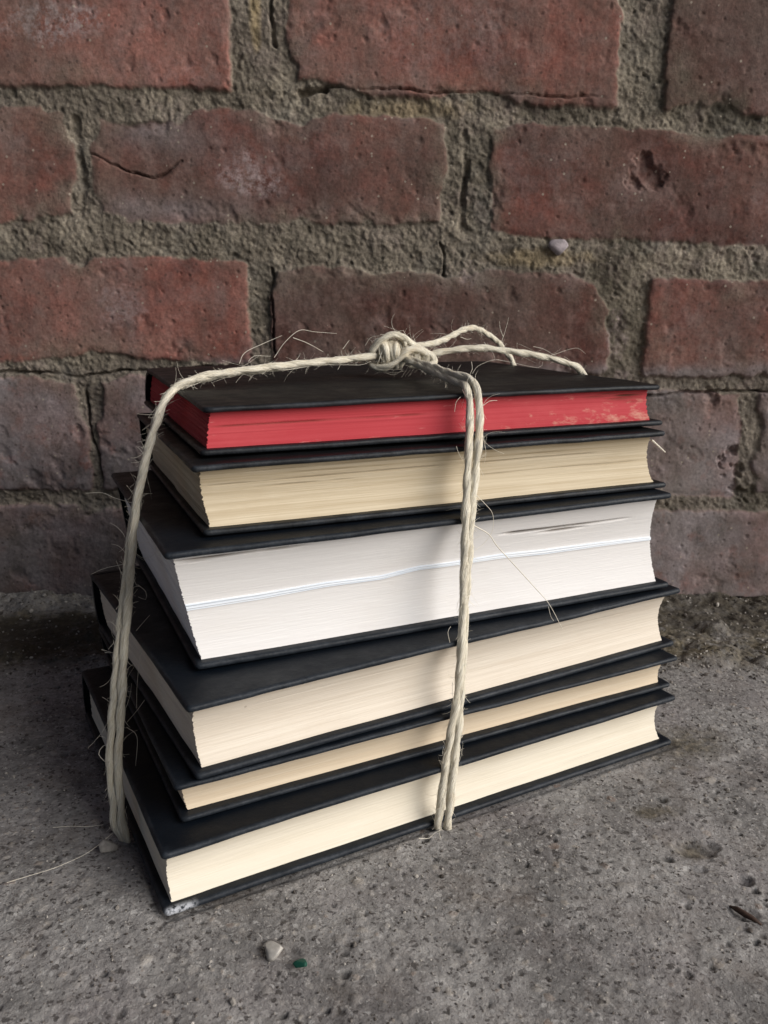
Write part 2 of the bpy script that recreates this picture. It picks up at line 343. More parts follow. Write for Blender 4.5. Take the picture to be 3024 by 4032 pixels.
# smears of mortar dragged over brick edges
smear = fbm(X, Z, .045, 4, 120)+.45*np.exp(-(((X+.15)/.03)**2+((Z-.284)/.014)**2))+.35*np.exp(-(((X+.14)/.05)**2+((Z-.240)/.010)**2))+.3*np.exp(-(((X-.06)/.012)**2+((Z-.255)/.03)**2))
sm_add = .0045*np.clip(smear-.12, 0, 1)*3
sdf2 = sdf-sm_add
sdf2 = sdf2+.0012+.0016*fbm(X, Z, .005, 3, 121)
face = sst(-.0012, .0013, sdf2)
dep = .0017+.0014*fbm(X, Z, .05, 2, 130)
mortar_h = -dep+.0015*fbm(X, Z, .010, 4, 131)+.0007*fbm(X, Z, .0024, 3, 132)
jx = .0020*fbm(X, Z, .004, 3, 141); jz = .0020*fbm(X, Z, .004, 3, 142)
mg, _ = blobs(X+jx, Z+jz, .006, .0006, .0020, .4, 140, .6); mp, _ = blobs(X+jx*1.5, Z+jz*1.5, .012, .0008, .0034, .40, 150, .8)
mortar_h += .0007*mg-.0012*mp+.0005*fbm(X, Z, .0016, 2, 133)
br_h = prot+.0008*fbm(X, Z, .04, 4, 160)+.00022*fbm(X, Z, .004, 3, 161)
bp, _ = blobs(X+.001*fbm(X, Z, .003, 2, 164), Z+.001*fbm(X, Z, .003, 2, 165), .011, .0005, .0020, .32, 170, .8)
chip = np.clip(fbm(X, Z, .016, 4, 180)-.30, 0, 1)*(1+sst(.012, .0, sdf))
br_h -= .0007*bp+.0028*chip
hgt = face*br_h+(1-face)*np.minimum(mortar_h, .0004)
hgt -= .0004*(1-sst(.0, .004, sdf2))*face
sm_m = np.clip((smear+.10)*2.2, 0, 1)*sst(.020, .001, sdf)*(.6+.8*fbm(X, Z, .01, 3, 122))
mort = np.clip(1-face+.75*sm_m, 0, 1)
film = np.clip(sst(.157, .144, Z+.004*fbm(X, Z, .03, 3, 193))*1.5+.22*np.clip(fbm(X, Z, .10, 3, 190), 0, 1)
               + .75*np.exp(-(((X+.135)/.028)**2+((Z-.285)/.010)**2))+.8*np.exp(-(((X+.13)/.04)**2+((Z-.243)/.008)**2)), 0, 1)
film = np.clip(film*(.9+.45*fbm(X, Z, .03, 3, 191)), 0, 1)*(1-.80*mort)
scuff = np.zeros_like(X)
for cx, cz, rx, rz, am in ((-.083, .262, .018, .012, 1.0), (-.186, .340, .030, .011, 1.0), (-.158, .188, .014, .012, .55), (-.070, .255, .012, .008, .7), (.142, .172, .007, .016, .9), (.05, .205, .006, .008, .6), (-.205, .108, .014, .018, .5), (.14, .145, .012, .004, .7), (.235, .25, .02, .02, .25), (.03, .335, .05, .02, .22), (-.11, .315, .03, .01, .2)):
    scuff = np.maximum(scuff, am*np.clip(1.25-((X-cx)/rx)**2-((Z-cz)/rz)**2+.9*fbm(X, Z, .012, 4, 200), 0, 1))
film = np.maximum(film, .9*sst(.012, .002, Z+.004*fbm(X, Z, .02, 3, 192)))
grime = np.clip(np.clip(mort+.35*film, 0, 1)*(fbm(X, Z, .035, 5, 240)+.10)*2.6*(.30+.7*sst(-.05, .2, X)), 0, 1)*.85
yellow = .55*np.clip(1-((X-.012)/.045)**2-((Z-.297)/.007)**2+.9*fbm(X, Z, .01, 3, 204), 0, 1)*mort
yellow = np.maximum(yellow, .55*np.clip(1-((X-.09)/.04)**2-((Z-.215)/.006)**2+.9*fbm(X, Z, .01, 3, 205), 0, 1)*mort)
yellow = np.maximum(yellow, .85*np.clip(1-((X+.0725)/.004)**2-((Z-.345)/.022)**2+.3*fbm(X, Z, .008, 3, 203), 0, 1))
def groove(pts, w, depth, jit=.0022):
    d = seg_dist(X+jit*fbm(X, Z, .012, 3, 210), Z+jit*fbm(X, Z, .012, 3, 211), pts)
    w = w*(.62+.5*fbm(X, Z, .016, 4, 212)); return depth*np.clip(1-(d/np.maximum(w, 1e-5))**2, 0, 1)**.7*np.clip(.85+1.3*fbm(X, Z, .02, 3, 213), .1, 1.2)
for pts, w, dp in (([(-.171, .2725), (-.160, .268), (-.147, .263), (-.135, .2605), (-.128, .262), (-.118, .268)], .0013, .004),
                   ([(-.30, .150), (-.235, .1485), (-.20, .1462), (-.187, .1442), (-.165, .148), (-.12, .150), (-.03, .150)], .0015, .009),
                   ([(.150, .133), (.175, .1335), (.20, .136), (.30, .138)], .0013, .008),
                   ([(.033, .223), (.0345, .214), (.034, .205)], .0014, .005),
                   ([(.046, .284), (.048, .262), (.046, .245), (.047, .232)], .0042, .0042),
                   ([(-.0625, .40), (-.063, .352), (-.062, .330)], .0024, .012),
                   ([(-.048, .3055), (-.034, .3055)], .0020, .008), ([(-.035, .3072), (.05, .3045), (.125, .3018)], .0009, .004),
                   ([(-.1845, .138), (-.185, .115), (-.181, .095), (-.179, .078)], .0016, .007),
                   ([(-.0675, .2085), (-.0675, .158)], .0012, .005),
                   ([(-.1785, .29), (-.176, .262), (-.179, .238)], .0040, .0035),
                   
                   ([(-.30, .001), (.30, .001)], .0014, .004)):
    hgt -= groove(pts, w, .7*dp)
for cx, cz, rx, rz, dp in ((.152, .2625, .010, .012, .004), (.223, .088, .009, .016, .006), (.201, .135, .006, .008, .003), (-.122, .344, .003, .004, .002), (.202, .238, .010, .012, .0)):
    q = ((X-cx)/rx)**2+((Z-cz)/rz)**2+2.2*fbm(X, Z, .010, 4, 230); hgt -= .8*dp*np.clip(1-q, 0, 1)**.7
Yw = WY-hgt
Vw = np.stack([X, Yw, Z], -1).reshape(-1, 3); Fw = grid_faces(len(wx), len(wz))[:, ::-1]
wall = mesh_obj('brick_wall', Vw, Fw, mat_wall(), None, True, dict(mortar=mort.ravel(), tint=tint.ravel(), film=film.ravel(), scuff=scuff.ravel(), yellow=yellow.ravel(), grime=grime.ravel()))
tag(wall, 'weathered red brick wall with rough grey mortar joints behind the books', 'wall')

def stone(name, loc, size, mat, seed, parent=None, flat=1.0, rot=0.0):
    bm = bmesh.new(); bmesh.ops.create_icosphere(bm, subdivisions=3, radius=1)
    r_ = random.Random(seed); planes = [(Vector([r_.gauss(0, 1) for _ in range(3)]).normalized(), r_.uniform(.42, .8)) for _ in range(12)]
    for v in bm.verts:
        for nrm, dd in planes:
            k = v.co.dot(nrm)
            if k > dd: v.co -= nrm*(k-dd)*.9
        v.co.x *= size[0]; v.co.y *= size[1]; v.co.z *= size[2]
    me = bpy.data.meshes.new(name); bm.to_mesh(me); bm.free(); me.materials.append(mat)
    for p_ in me.polygons: p_.use_smooth = True
    o = bpy.data.objects.new(name, me); COL.objects.link(o); o.location = loc; o.rotation_euler = (r_.uniform(-.2, .2), r_.uniform(-.2, .2), rot)
    if parent: o.parent = parent
    return o
m_peb = mat_plain('pale_stone', (.27, .235, .25), .8, .3)
m_peb2 = mat_plain('grey_stone', (.23, .215, .20), .8, .3)
pb = stone('pebble', (.103, .5135, .2215), (.0068, .004, .0052), m_peb, 3, wall, rot=.3); pb['label'] = 'pale pebble set in the mortar bed joint'

# loose bits on the ground
tag(stone('pebble', (-.0325, .2085, .0014), (.0042, .0034, .0030), mat_plain('white_pebble_stone', (.42, .40, .37), .7, .2), 5, rot=.4), 'pale rounded pebble lying on the concrete beside the green chip', 'pebble')
gc = NT('green_glass'); gc.set(Base_Color=(.006, .060, .040), Roughness=.6, Specular_IOR_Level=.3)
tag(stone('glass_chip', (-.0243, .2030, .0016), (.0022, .0028, .0017), gc.m, 8, rot=.9), 'small dark green chip lying on the concrete before the books', 'chip')
tag(stone('stone', (-.0985, .2560, .0018), (.0046, .0034, .0028), m_peb2, 12, rot=.6), 'small grey stone lying by the foot of the left twine', 'stone')
m_bark = mat_plain('dark_bark', (.050, .026, .017), .85, .5, 200, .0012)
def tube(pts, rads, sides=8):
    V = []; Fc = []; n = len(pts); up = Vector((0, 0, 1))
    for i, (p_, r_) in enumerate(zip(pts, rads)):
        t = (Vector(pts[min(i+1, n-1)])-Vector(pts[max(i-1, 0)])).normalized()
        a = t.cross(up); a = a.normalized() if a.length > 1e-4 else Vector((1, 0, 0)); b = t.cross(a)
        for k in range(sides):
            an = 2*math.pi*k/sides; V.append(Vector(p_)+(a*math.cos(an)+b*math.sin(an))*r_)
    for i in range(n-1):
        for k in range(sides): Fc.append((i*sides+k, i*sides+(k+1) % sides, (i+1)*sides+(k+1) % sides, (i+1)*sides+k))
    Fc.append(tuple(range(sides))[::-1]); Fc.append(tuple((n-1)*sides+k for k in range(sides)))
    return V, Fc
V, Fc = tube([(.1125, .2290, .0002), (.1138, .2270, .0007), (.1158, .2245, .0006), (.1172, .2228, .0007), (.1190, .2205, .0002)], [.0003, .0009, .0010, .0008, .0003])
tag(mesh_obj('twig', V, Fc, m_bark), 'short dark brown bark splinter lying on the concrete', 'twig')
# fine grit strewn over the ground and along the foot of the wall
V = []; Fc = []; tone = []
ico = bmesh.new(); bmesh.ops.create_icosphere(ico, subdivisions=1, radius=1); iv = [v.co.copy() for v in ico.verts]; ifc = [[v.index for v in f.verts] for f in ico.faces]; ico.free()
cnt = 0
while cnt < 6500:
    if rnd.random() < .70: x, y = rnd.uniform(-.24, .24), rnd.uniform(.18, .42)
    else: x, y = rnd.uniform(-.28, .28), rnd.uniform(.40, .510)
    if float(foot(np.array([x]), np.array([y]))[0]) > -.002: continue
    ii = min(max(int(np.searchsorted(gx, x)), 0), len(gx)-1); jj = min(int(np.searchsorted(gy, y)), len(gy)-1)
    r_ = rnd.uniform(.00018, .00050)*(2.2 if rnd.random() < .05 else 1)*(1.7 if y > .4 else 1); b0 = len(V); zc = float(z[ii, jj])+r_*.3
    M = Matrix.Rotation(rnd.uniform(0, 6), 3, 'Z') @ Matrix.Diagonal((rnd.uniform(.7, 1.5), rnd.uniform(.6, 1), rnd.uniform(.5, .9)))
    tn = rnd.random()
    for v in iv: V.append(Vector((x, y, zc))+(M @ v)*r_*rnd.uniform(.8, 1.2)); tone.append(tn)
    Fc += [[b0+k for k in f] for f in ifc]; cnt += 1
tg = NT('grit'); tg.set(Base_Color=tg.ramp(tg.attr('tone'), [(0, (.03, .024, .02)), (.4, (.10, .085, .075)), (.75, (.24, .22, .20)), (1, (.48, .45, .41))]), Roughness=.8)
tag(mesh_obj('grit', V, Fc, tg.m, None, False, dict(tone=tone)), 'fine loose sand and grit strewn over the concrete', 'grit', None, 'stuff')

# ---------------------------------------------------------------- books
def plate(L, W, th, r_edge, seed, dips=(), wav=.0003, Rc=.0015, chalk=False, top=False):
    def ax(n):
        e = [0, .00012, .0003, .0006, .0010, .0016, .0026, .0045]
        m = list(np.linspace(.008, n-.008, max(4, int(n/.0035))))
        return np.array(e+m+[n-q for q in e[::-1]])
    s = ax(L); t = ax(W); S, T_ = np.meshgrid(s, t, indexing='ij')
    d = np.minimum(np.minimum(S, L-S), np.minimum(T_, W-T_))
    S2, T2 = S.copy(), T_.copy()
    for sx_, cx in ((-1, Rc), (1, L-Rc)):
        for tx_, cy in ((-1, Rc), (1, W-Rc)):
            a = (S-cx)*sx_; b = (T_-cy)*tx_; m = (a > 0) & (b > 0); k = np.where(m, np.maximum(a, b)/np.maximum(np.hypot(a, b), 1e-9), 1)
            S2 = np.where(m, cx+(S-cx)*k, S2); T2 = np.where(m, cy+(T_-cy)*k, T2)
    prof = np.sqrt(np.clip(1-(1-np.clip(d/r_edge, 0, 1))**2, 0, 1))*th/2
    mid = wav*fbm(S+seed, T_, .05, 3, 300+int(seed*10))+wav*.35*fbm(S+seed, T_, .010, 3, 330)
    for cx, cy, rr, amp in dips: mid = mid+amp*np.exp(-((S-cx)**2+(T_-cy)**2)/rr**2)
    ragged = .00010*fbm(S+seed, T_, .006, 3, 350)*(d < .0004)
    S2 = S2+ragged; T2 = T2+ragged
    up = np.stack([S2, T2, mid+prof+th/2], -1).reshape(-1, 3); dn = np.stack([S2, T2, mid-prof+th/2], -1).reshape(-1, 3)
    F1 = grid_faces(len(s), len(t))
    V = np.concatenate([up, dn]); F_ = np.concatenate([F1, F1[:, ::-1]+len(up)])
    e = 1-sst(.0004, .0017, d); e = np.maximum(e, .85*(1-sst(.0, .006, np.hypot(S, T_)))).ravel(); e = np.concatenate([e, e])
    ck = np.zeros_like(e)
    if chalk:
        q = np.clip(1.1-((S-.004)/.0060)**2-((T_-.0)/.0022)**2+.5*fbm(S, T_, .003, 3, 9), 0, 1).ravel(); ck = np.concatenate([q, q*0+q])
    return V, F_, e, ck
def weld(o):
    bm = bmesh.new(); bm.from_mesh(o.data); bmesh.ops.remove_doubles(bm, verts=bm.verts, dist=1e-6); bm.to_mesh(o.data); bm.free()

BK = [ # x, y, yaw, L, W, shear u, shear n, z top, z bottom, tilt, hollow, board thickness
 (-.0613, .2727, 22.50, .1939, .1580, .0028, .0060, .15570, .13925, .0010, .0022, .0021),
 (-.0594, .2625, 23.27, .1941, .1420, -.0025, .0005, .13860, .11420, .0003, .0048, .0022),
 (-.0628, .2552, 24.43, .2053, .1400, -.0086, -.0058, .11380, .06950, .0013, .0058, .0024),
 (-.0597, .2353, 30.03, .2200, .1515, -.0024, -.0026, .06940, .04080, -.0020, .0052, .0024),
 (-.0662, .2380, 27.37, .2190, .1530, -.0024, -.0048, .04075, .02370, -.0006, .0022, .0019),
 (-.0690, .2223, 28.58, .2242, .1530, .0005, .0007, .02360, .00020, -.0001, .0052, .0024)]
INFO = [
 ('black cloth bound book with red dyed page edges, topmost of the stack', mat_pages('red_dyed_pages', (.385, .034, .044), (.46, .058, .070), .6, (.60, .14, .14), .25, worn=True, seed=1)),
 ('black bound book with darkened tan pages, second from the top under the red edged book', mat_pages('tan_pages', (.47, .385, .262), (.645, .56, .42), .8, (.42, .32, .19), .35, seed=2)),
 ('thickest black bound book with bright white pages, third from the top', mat_pages('white_pages', (.765, .75, .745), (.80, .787, .782), 1.0, (.74, .70, .66), .3, seed=3)),
 ('thick black bound book with cream pages, directly below the white paged book', mat_pages('cream_pages', (.63, .56, .47), (.745, .68, .59), .8, (.58, .48, .38), .3, seed=4)),
 ('thinnest black bound book with warm yellowish cream pages, second from the bottom', mat_pages('warm_cream_pages', (.70, .58, .43), (.77, .66, .51), 1.0, (.66, .52, .35), .2, seed=5)),
 ('black bound book with cream pages and chalky corner, bottom of the stack on concrete', mat_pages('pale_cream_pages', (.69, .63, .52), (.76, .705, .60), .9, (.60, .53, .41), .3, seed=6))]
CRACKS = {0: [(.58, .0, .09, .0006), (.83, .155, .19, .0012), (.72, .165, .19, .0010), (.61, .170, .19, .0008), (.93, .16, .19, .001)],
          1: [(.70, .0, .17, .0005), (.60, .02, .06, .0004), (.90, .0, .10, .0004), (.80, .03, .15, .0003), (.45, .1, .19, .0003)],
          2: [(.955, .0, .050, .0014), (.935, .002, .018, .0010), (.80, .122, .190, .0020), (.755, .140, .168, .0014)],
          3: [(.75, .0, .2, .00012)], 4: [], 5: [(.12, .09, .2, .00015)]}
books = []
for bi, (bx, by, yaw, L, W, sx, sy, zt, zb, tilt, hol, th) in enumerate(BK):
    lab, mpg = INFO[bi]; rs = random.Random(100+bi)
    root = empty('book', (bx, by, zb), R(yaw)); root.rotation_euler = (0, -math.atan(tilt), R(yaw))
    tag(root, lab, 'book', 'black hardback books tied in a stack'); books.append(root)
    H_ = zt-zb; mc = mat_cover('black_cover_cloth', (.0040, .0046, .0056) if bi in (0, 1) else (.0028, .0052, .0092), .48, .42 if bi else .35, bi)
    Wb = W-.0030
    dips_t = {0: [(.03, .16, .09, .0017), (.0, .0, .030, -.0007), (.05, .02, .03, -.0005), (.15, .05, .05, .0005)], 3: [(.0, .0, .030, -.0009)], 4: [(.0, .0, .03, -.0002)], 5: [(.0, .0, .035, -.0009)], 1: [(0, 0, .02, -.0004)], 2: []}[bi]
    dips_b = {2: [(.0, .0, .02, .0002)], 4: [(0, 0, .02, -.0002)]}.get(bi, [])
    V, F_, e, ck = plate(L, Wb, th, th*.55, bi*1.3+.7, dips_t, Rc=.0032 if bi == 0 else .0018, wav=.00035)
    V[:, 0] += sx; V[:, 1] += sy; V[:, 2] += H_-th
    o = mesh_obj('cover_board', V, F_, mc, root, True, dict(edge=e, chalk=ck)); weld(o)
    V, F_, e, ck = plate(L, Wb, th, th*.55, bi*1.3+.2, dips_b, Rc=.0020, chalk=(bi == 5), wav=.0002)
    V[:, 2] += .0002; o = mesh_obj('cover_board', V, F_, mc, root, True, dict(edge=e, chalk=ck)); weld(o)
    # spine: a rounded cloth shell joining both boards
    prof = []
    for sgn, off in ((1, 0.0), (-1, .0042)):
        ks = np.linspace(0, 1, 15) if sgn > 0 else np.linspace(1, 0, 15)
        for k in ks:
            a_ = math.pi*(k-.5); hh = (H_/2-min(off, .0017))
            prof.append((Wb-.0045+off*.3+(.0100-off)*max(0, math.cos(a_))**.7+sy*k, H_*.5+hh*math.sin(a_)*(1.0), k))
    ns = 40; V = []; ed = []
    for i in range(ns):
        s_ = .0008+(L-.0016)*i/(ns-1)
        for (t_, z_, k) in prof: V.append((s_+sx*k, t_+.0002*math.sin(s_*190+k*5), z_)); ed.append(1.0 if i in (0, 1, ns-1, ns-2) else .0)
    npf = len(prof); Fc = [(i*npf+k, i*npf+(k+1) % npf, (i+1)*npf+(k+1) % npf, (i+1)*npf+k) for i in range(ns-1) for k in range(npf)]
    half = npf//2
    for i in (0, ns-1):
        for k in range(half-1):
            q = (i*npf+k, i*npf+k+1, i*npf+npf-2-k, i*npf+npf-1-k); Fc.append(q if i == 0 else q[::-1])
    mesh_obj('spine', V, Fc, mc, root, True, dict(edge=ed, chalk=[0]*len(V)))
    # page block: stacked thin leaves, hollow fore edge
    z0, z1 = th+.0001, H_-th-.0001; nz = int((z1-z0)/.00033); ins = .0031; insR = .0048; fi_ = .0037
    ns, nt = 110, 26
    sL = np.linspace(0, 1, ns); tT = np.linspace(0, 1, nt)[1:-1]
    v = np.linspace(0, 1, nz); kk = np.arange(nz)
    hollow = .70*hol*(1-(2*v-1)**2)
    rowj = (hsh(kk, kk*0, 400+bi)-.5)*.00007+(hsh(kk//4, kk*0, 410+bi)-.5)*.00005
    rowe = (hsh(kk, kk*0, 420+bi)-.5)*(.0006 if bi < 2 else .00042)+(hsh(kk//3, kk*0, 430+bi)-.5)*.00016
    rk = .25 if bi == 2 else .35; rowj = rowj*rk
    us = np.concatenate([sL, np.ones(nt-2), sL[::-1], np.zeros(nt-2)]); ws = np.concatenate([np.zeros(ns), tT, np.ones(ns), tT[::-1]])
    US, VV = np.meshgrid(us, v); WS, _ = np.meshgrid(ws, v); KJ, KE = rowj[:, None], rowe[:, None]; HO = hollow[:, None]
    leaf = .00004*(hsh(np.floor(US*37+kk[:, None]*7), kk[:, None]+0*US, 440+bi)-.5)
    s_ = ins+(L-ins-insR)*US; tf = fi_+HO+KJ+leaf+.0003*fbm(s_+bi, VV*.02, .05, 2, 450+bi); tb = Wb-.0075+.0060*np.sqrt(np.clip(1-(2*VV-1)**2, 0, 1))
    crack = np.zeros_like(s_)
    for (vf, a_, b_, dp) in CRACKS[bi]:
        vv = vf+.012*fbm(s_, s_*0+vf, .04, 2, 460); m = np.exp(-((VV-vv)*(z1-z0)/(.0003 if dp < .001 else .00045))**2)*sst(a_-.001, a_+.012, s_)*sst(b_+.001, b_-.012, s_)*(WS < .01)
        m *= np.clip(.75+.8*fbm(s_+vf*3, s_*0, .014, 2, 470), .1, 1)
        tf = tf+dp*m; crack = np.maximum(crack, m*min(1, dp/.0012))
    T_ = tf+(tb-tf)*WS
    side = np.where(US <= 0, 1, np.where(US >= 1, -1, 0))
    s_ = s_+side*KE+np.where(US <= 0, .0004*fbm(T_, VV*.03, .02, 2, 480+bi), 0)
    Zp = z0+(z1-z0)*VV
    for cx, cy, rr, amp in dips_t: Zp = Zp+VV*amp*np.exp(-((s_-cx)**2+(T_-cy)**2)/rr**2)
    P = np.stack([s_+sx*VV, T_+sy*VV, Zp], -1); n_ = len(us)
    i, j = np.meshgrid(np.arange(nz-1), np.arange(n_), indexing='ij'); a_ = (i*n_+j).ravel(); b_ = (i*n_+(j+1) % n_).ravel()
    F_ = np.stack([a_, b_, b_+n_, a_+n_], 1)
    caps = []
    for base, fl_ in ((0, True), ((nz-1)*n_, False)):
        A = base+np.arange(ns); Bb = base+(ns+nt-2)+np.arange(ns)[::-1]
        q = np.stack([A[:-1], A[1:], Bb[1:], Bb[:-1]], 1); caps.append(q[:, ::-1] if fl_ else q)
    F_ = np.concatenate([F_]+caps)
    pbk = mesh_obj('page_block', P.reshape(-1, 3), F_, mpg, root, False, dict(crack=crack.ravel()))
    if bi == 2:      # a signature of whiter, bluish coated leaves
        T2 = NT('coated_plate_leaves'); O = T2.obj(); st = T2.noise(T2.map(O, (10, 10, 2600)), 1, 2, .5)
        T2.set(Base_Color=T2.mix(T2.rng(st, .4, .6), (.66, .73, .82), (.79, .83, .88)), Roughness=.5)
        sP = np.linspace(0, 1, 150); rows_ = 9; V = []; 
        ctrl_s = [0, .12, .25, .36, .44, .52, .62, .72, .85, 1]; ctrl_v = [.485, .49, .515, .505, .545, .54, .545, .525, .52, .505]
        for r_ in range(rows_):
            for q in sP:
                vv = float(np.interp(q, ctrl_s, ctrl_v))+.004*float(fbm(np.array([q*.2]), np.array([.3]), .02, 2, 9)[0]); hh = (.062+.012*math.sin(q*9+1))*(1-.2*q)
                v_ = vv+hh*(r_/(rows_-1)-.5); s1 = ins+(L-ins-insR)*q
                edge_in = .0006 if r_ in (0, rows_-1) else 0
                jit = .00010*((r_ % 3)-1)
                V.append((s1+sx*v_, fi_+.70*hol*(1-(2*v_-1)**2)-.00055+edge_in*1.4+jit+sy*v_, z0+(z1-z0)*v_))
        mesh_obj('plate_section', V, grid_faces(rows_, len(sP)), T2.m, pbk, False)

# ---------------------------------------------------------------- twine
S_ = .001
def mm(L_): return [Vector(p_)*S_ for p_ in L_]
def spline(P, step=.0006):
    P = [Vector(p_) for p_ in P]; Q = [P[0]*2-P[1]]+P+[P[-1]*2-P[-2]]; out = []
    for i in range(1, len(Q)-2):
        n = max(2, int((Q[i+1]-Q[i]).length/step))
        for k in range(n):
            t = k/n; a, b, c, d = Q[i-1], Q[i], Q[i+1], Q[i+2]
            out.append(.5*((2*b)+(c-a)*t+(2*a-5*b+4*c-d)*t*t+(3*b-a-3*c+d)*t**3))
    out.append(P[-1]); return out
def frames(C_):
    n = len(C_); T_ = [(C_[min(i+1, n-1)]-C_[max(i-1, 0)]).normalized() for i in range(n)]
    a = T_[0].cross(Vector((.3, .2, 1))).normalized(); A = []
    for t in T_: a = (a-t*a.dot(t)).normalized(); A.append(a)
    return T_, A, [t.cross(x) for t, x in zip(T_, A)]
cordreg = []
def cord(name, pts, mat, parent, rad=.00155, plies=2, pitch=.014, taper=(False, False), phase=0., reg=True, step=.0006):
    C_ = spline(pts, step); T_, A, B_ = frames(C_); n = len(C_)
    s = [0]
    for i in range(1, n): s.append(s[-1]+(C_[i]-C_[i-1]).length)
    pr = rad*(.82 if plies == 2 else .62); off = rad*(.21 if plies == 2 else .44); sides = 12; V = []; Fc = []; fib = []
    for p_ in range(plies):
        b0 = len(V)
        for i in range(n):
            th = phase+2*math.pi*(s[i]/pitch+p_/plies); w = rad*.10*math.sin(s[i]*230+p_*2)+rad*.06*math.sin(s[i]*610+p_)
            k = 1.0
            if taper[0]: k *= min(1, .25+s[i]/.006)
            if taper[1]: k *= min(1, .25+(s[-1]-s[i])/.006)
            ctr = C_[i]+(A[i]*math.cos(th)+B_[i]*math.sin(th))*off*k
            for q in range(sides):
                an = 2*math.pi*q/sides; r_ = (pr+w)*k*(1+.07*math.sin(3*an+s[i]*900+p_))
                V.append(ctr+(A[i]*math.cos(an+th)+B_[i]*math.sin(an+th))*r_)
                tw = an+s[i]*130
                fib.append((s[i]*.6+p_*3.1, math.cos(tw)*1.4+p_, math.sin(tw)*1.4))
        for i in range(n-1):
            for q in range(sides): Fc.append((b0+i*sides+q, b0+i*sides+(q+1) % sides, b0+(i+1)*sides+(q+1) % sides, b0+(i+1)*sides+q))
        Fc.append(tuple(b0+q for q in range(sides))[::-1]); Fc.append(tuple(b0+(n-1)*sides+q for q in range(sides)))
    if reg: cordreg.append((C_, T_, A, B_, rad))
    return mesh_obj(name, V, Fc, mat, parent, True, dict(fib=np.array(fib)))
m_tw = mat_twine('sisal_twine', (.66, .59, .44), (.93, .88, .75))
m_fib = mat_plain('sisal_fibre', (.78, .73, .62), .45, .15, 80)
twine = empty('twine', (.0, .0, 0)); tag(twine, 'cream sisal twine tied round the book stack with a frayed knot on top', 'twine')

LEFT_TOP = [(-1, 381.5, 166.8), (-6.3, 377.0, 166.2), (-18.4, 369.3, 165.2), (-30.0, 362.0, 164.5), (-43.0, 353.7, 163.7), (-55.4, 345.8, 162.6), (-65.7, 339.3, 161.6), (-74.0, 334.0, 160.3), (-79.5, 330.6, 158.4), (-82.8, 328.3, 156.2)]
LEFT_SIDE = [(-85.2, 323.8, 152.8), (-86.7, 317.7, 147.1), (-87.7, 308.7, 139.3), (-88.7, 301.6, 131.0), (-90.4, 294.1, 118.6), (-91.7, 289.9, 106.6), (-93.0, 287.8, 95.0), (-94.7, 285.8, 81.4), (-96.3, 282.9, 67.9), (-97.3, 279.9, 54.7), (-98.3, 276.2, 39.7), (-99.1, 272.8, 24.7), (-97.7, 268.4, 14.0), (-96.6, 265.0, 5.8), (-94.8, 263.4, 1.6), (-93.6, 263.6, -2.5)]
FRONT = [(10.0, 377.5, 165.0), (15.2, 368.0, 163.4), (21.1, 349.1, 162.3), (26.6, 331.9, 161.0), (31.2, 322, 160.3), (33.0, 316.2, 158.4), (33.8, 313.0, 154.4), (33.8, 308.0, 148.4), (32.8, 300.0, 141.0), (31.6, 295.5, 126.4), (30.3, 288.5, 112.5), (29.8, 287.0, 95.5), (29.3, 285.0, 80.2), (28.6, 281.5, 63.4), (27.6, 279.0, 48.0), (25.7, 275.5, 32.9), (23.5, 271.0, 16.5), (22.3, 269.3, 4.0), (22.1, 269.8, 1.0), (22.3, 271.2, -3)]
RIGHT_B = [(13, 384.6, 165.2), (20.1, 386.5, 166.2), (33.1, 389.8, 168.4), (45.2, 392.8, 168.9), (56.4, 395.6, 167.7), (67.8, 398.5, 166.1), (79.5, 401.4, 163.8), (89.0, 403.7, 161.0), (94.5, 405.0, 158.2), (99.5, 405.5, 150), (101.5, 405.5, 130), (103.5, 405, 100), (105.5, 404, 60), (107, 403, 25), (107, 402, 4), (103, 402, .9)]
RIGHT_A = [(8, 386, 168), (14.9, 391.4, 169.8), (23.1, 403.3, 170.5), (31.8, 415.9, 173.0), (39.5, 427.3, 176.0), (46.4, 437.3, 176.6), (53.8, 448.1, 173.7), (61.6, 459.5, 168.8), (66.5, 466.0, 163.6), (71.5, 468, 157), (76, 467, 140), (80, 464, 112), (84, 460, 70), (87, 455, 30), (88, 452, 5), (84, 450, .9)]
view = Vector((0, 0, 190))
def offs(P, f):      # shift a path sideways (right as seen from the front) and outward
    out = []
    for i, p_ in enumerate(P):
        a, b = f(i/(len(P)-1)); p_ = Vector(p_); t = (Vector(P[min(i+1, len(P)-1)])-Vector(P[max(i-1, 0)])).normalized()
        d = (view-p_).normalized(); lat = t.cross(d).normalized(); out.append(p_+lat*a+d*b)
    return mm(out)
r0 = .00157
cord('cord', offs(LEFT_TOP+LEFT_SIDE, lambda u: (-float(np.interp(u, [0, .55, .68, .8, .93, 1], [0, 0, .9, 1.5, 1.2, .2])), 1.3)), m_tw, twine, r0, 2, .026)
cord('cord', offs(LEFT_TOP+LEFT_SIDE, lambda u: (float(np.interp(u, [0, .15, .3, .40, .55, .68, .8, .93, 1], [0, -.6, -.8, .2, .2, 1.0, 1.5, 1.2, .3])), float(np.interp(u, [0, .15, .3, .40, .5, .6, .75, 1], [-1.2, -1.2, -1.4, -1.6, -1.5, -1.2, -.6, -.4])))), m_tw, twine, r0, 2, .024, phase=1)
def fo(u, s):
    sep = 1.75*float(np.interp(u, [0, .15, .3, .42, .52, .64, .72, .80, .9, 1], [.2, .7, 1, .95, .5, .2, .25, .85, 1, .9]))
    return (s*sep, (1.5 if s > 0 else -.1)*float(np.interp(u, [0, .4, .5, .6, .7, .85, 1], [1, .1, .8, 1, .8, .2, .4])))
cord('cord', offs(FRONT, lambda u: fo(u, -1)), m_tw, twine, r0, 2, .026)
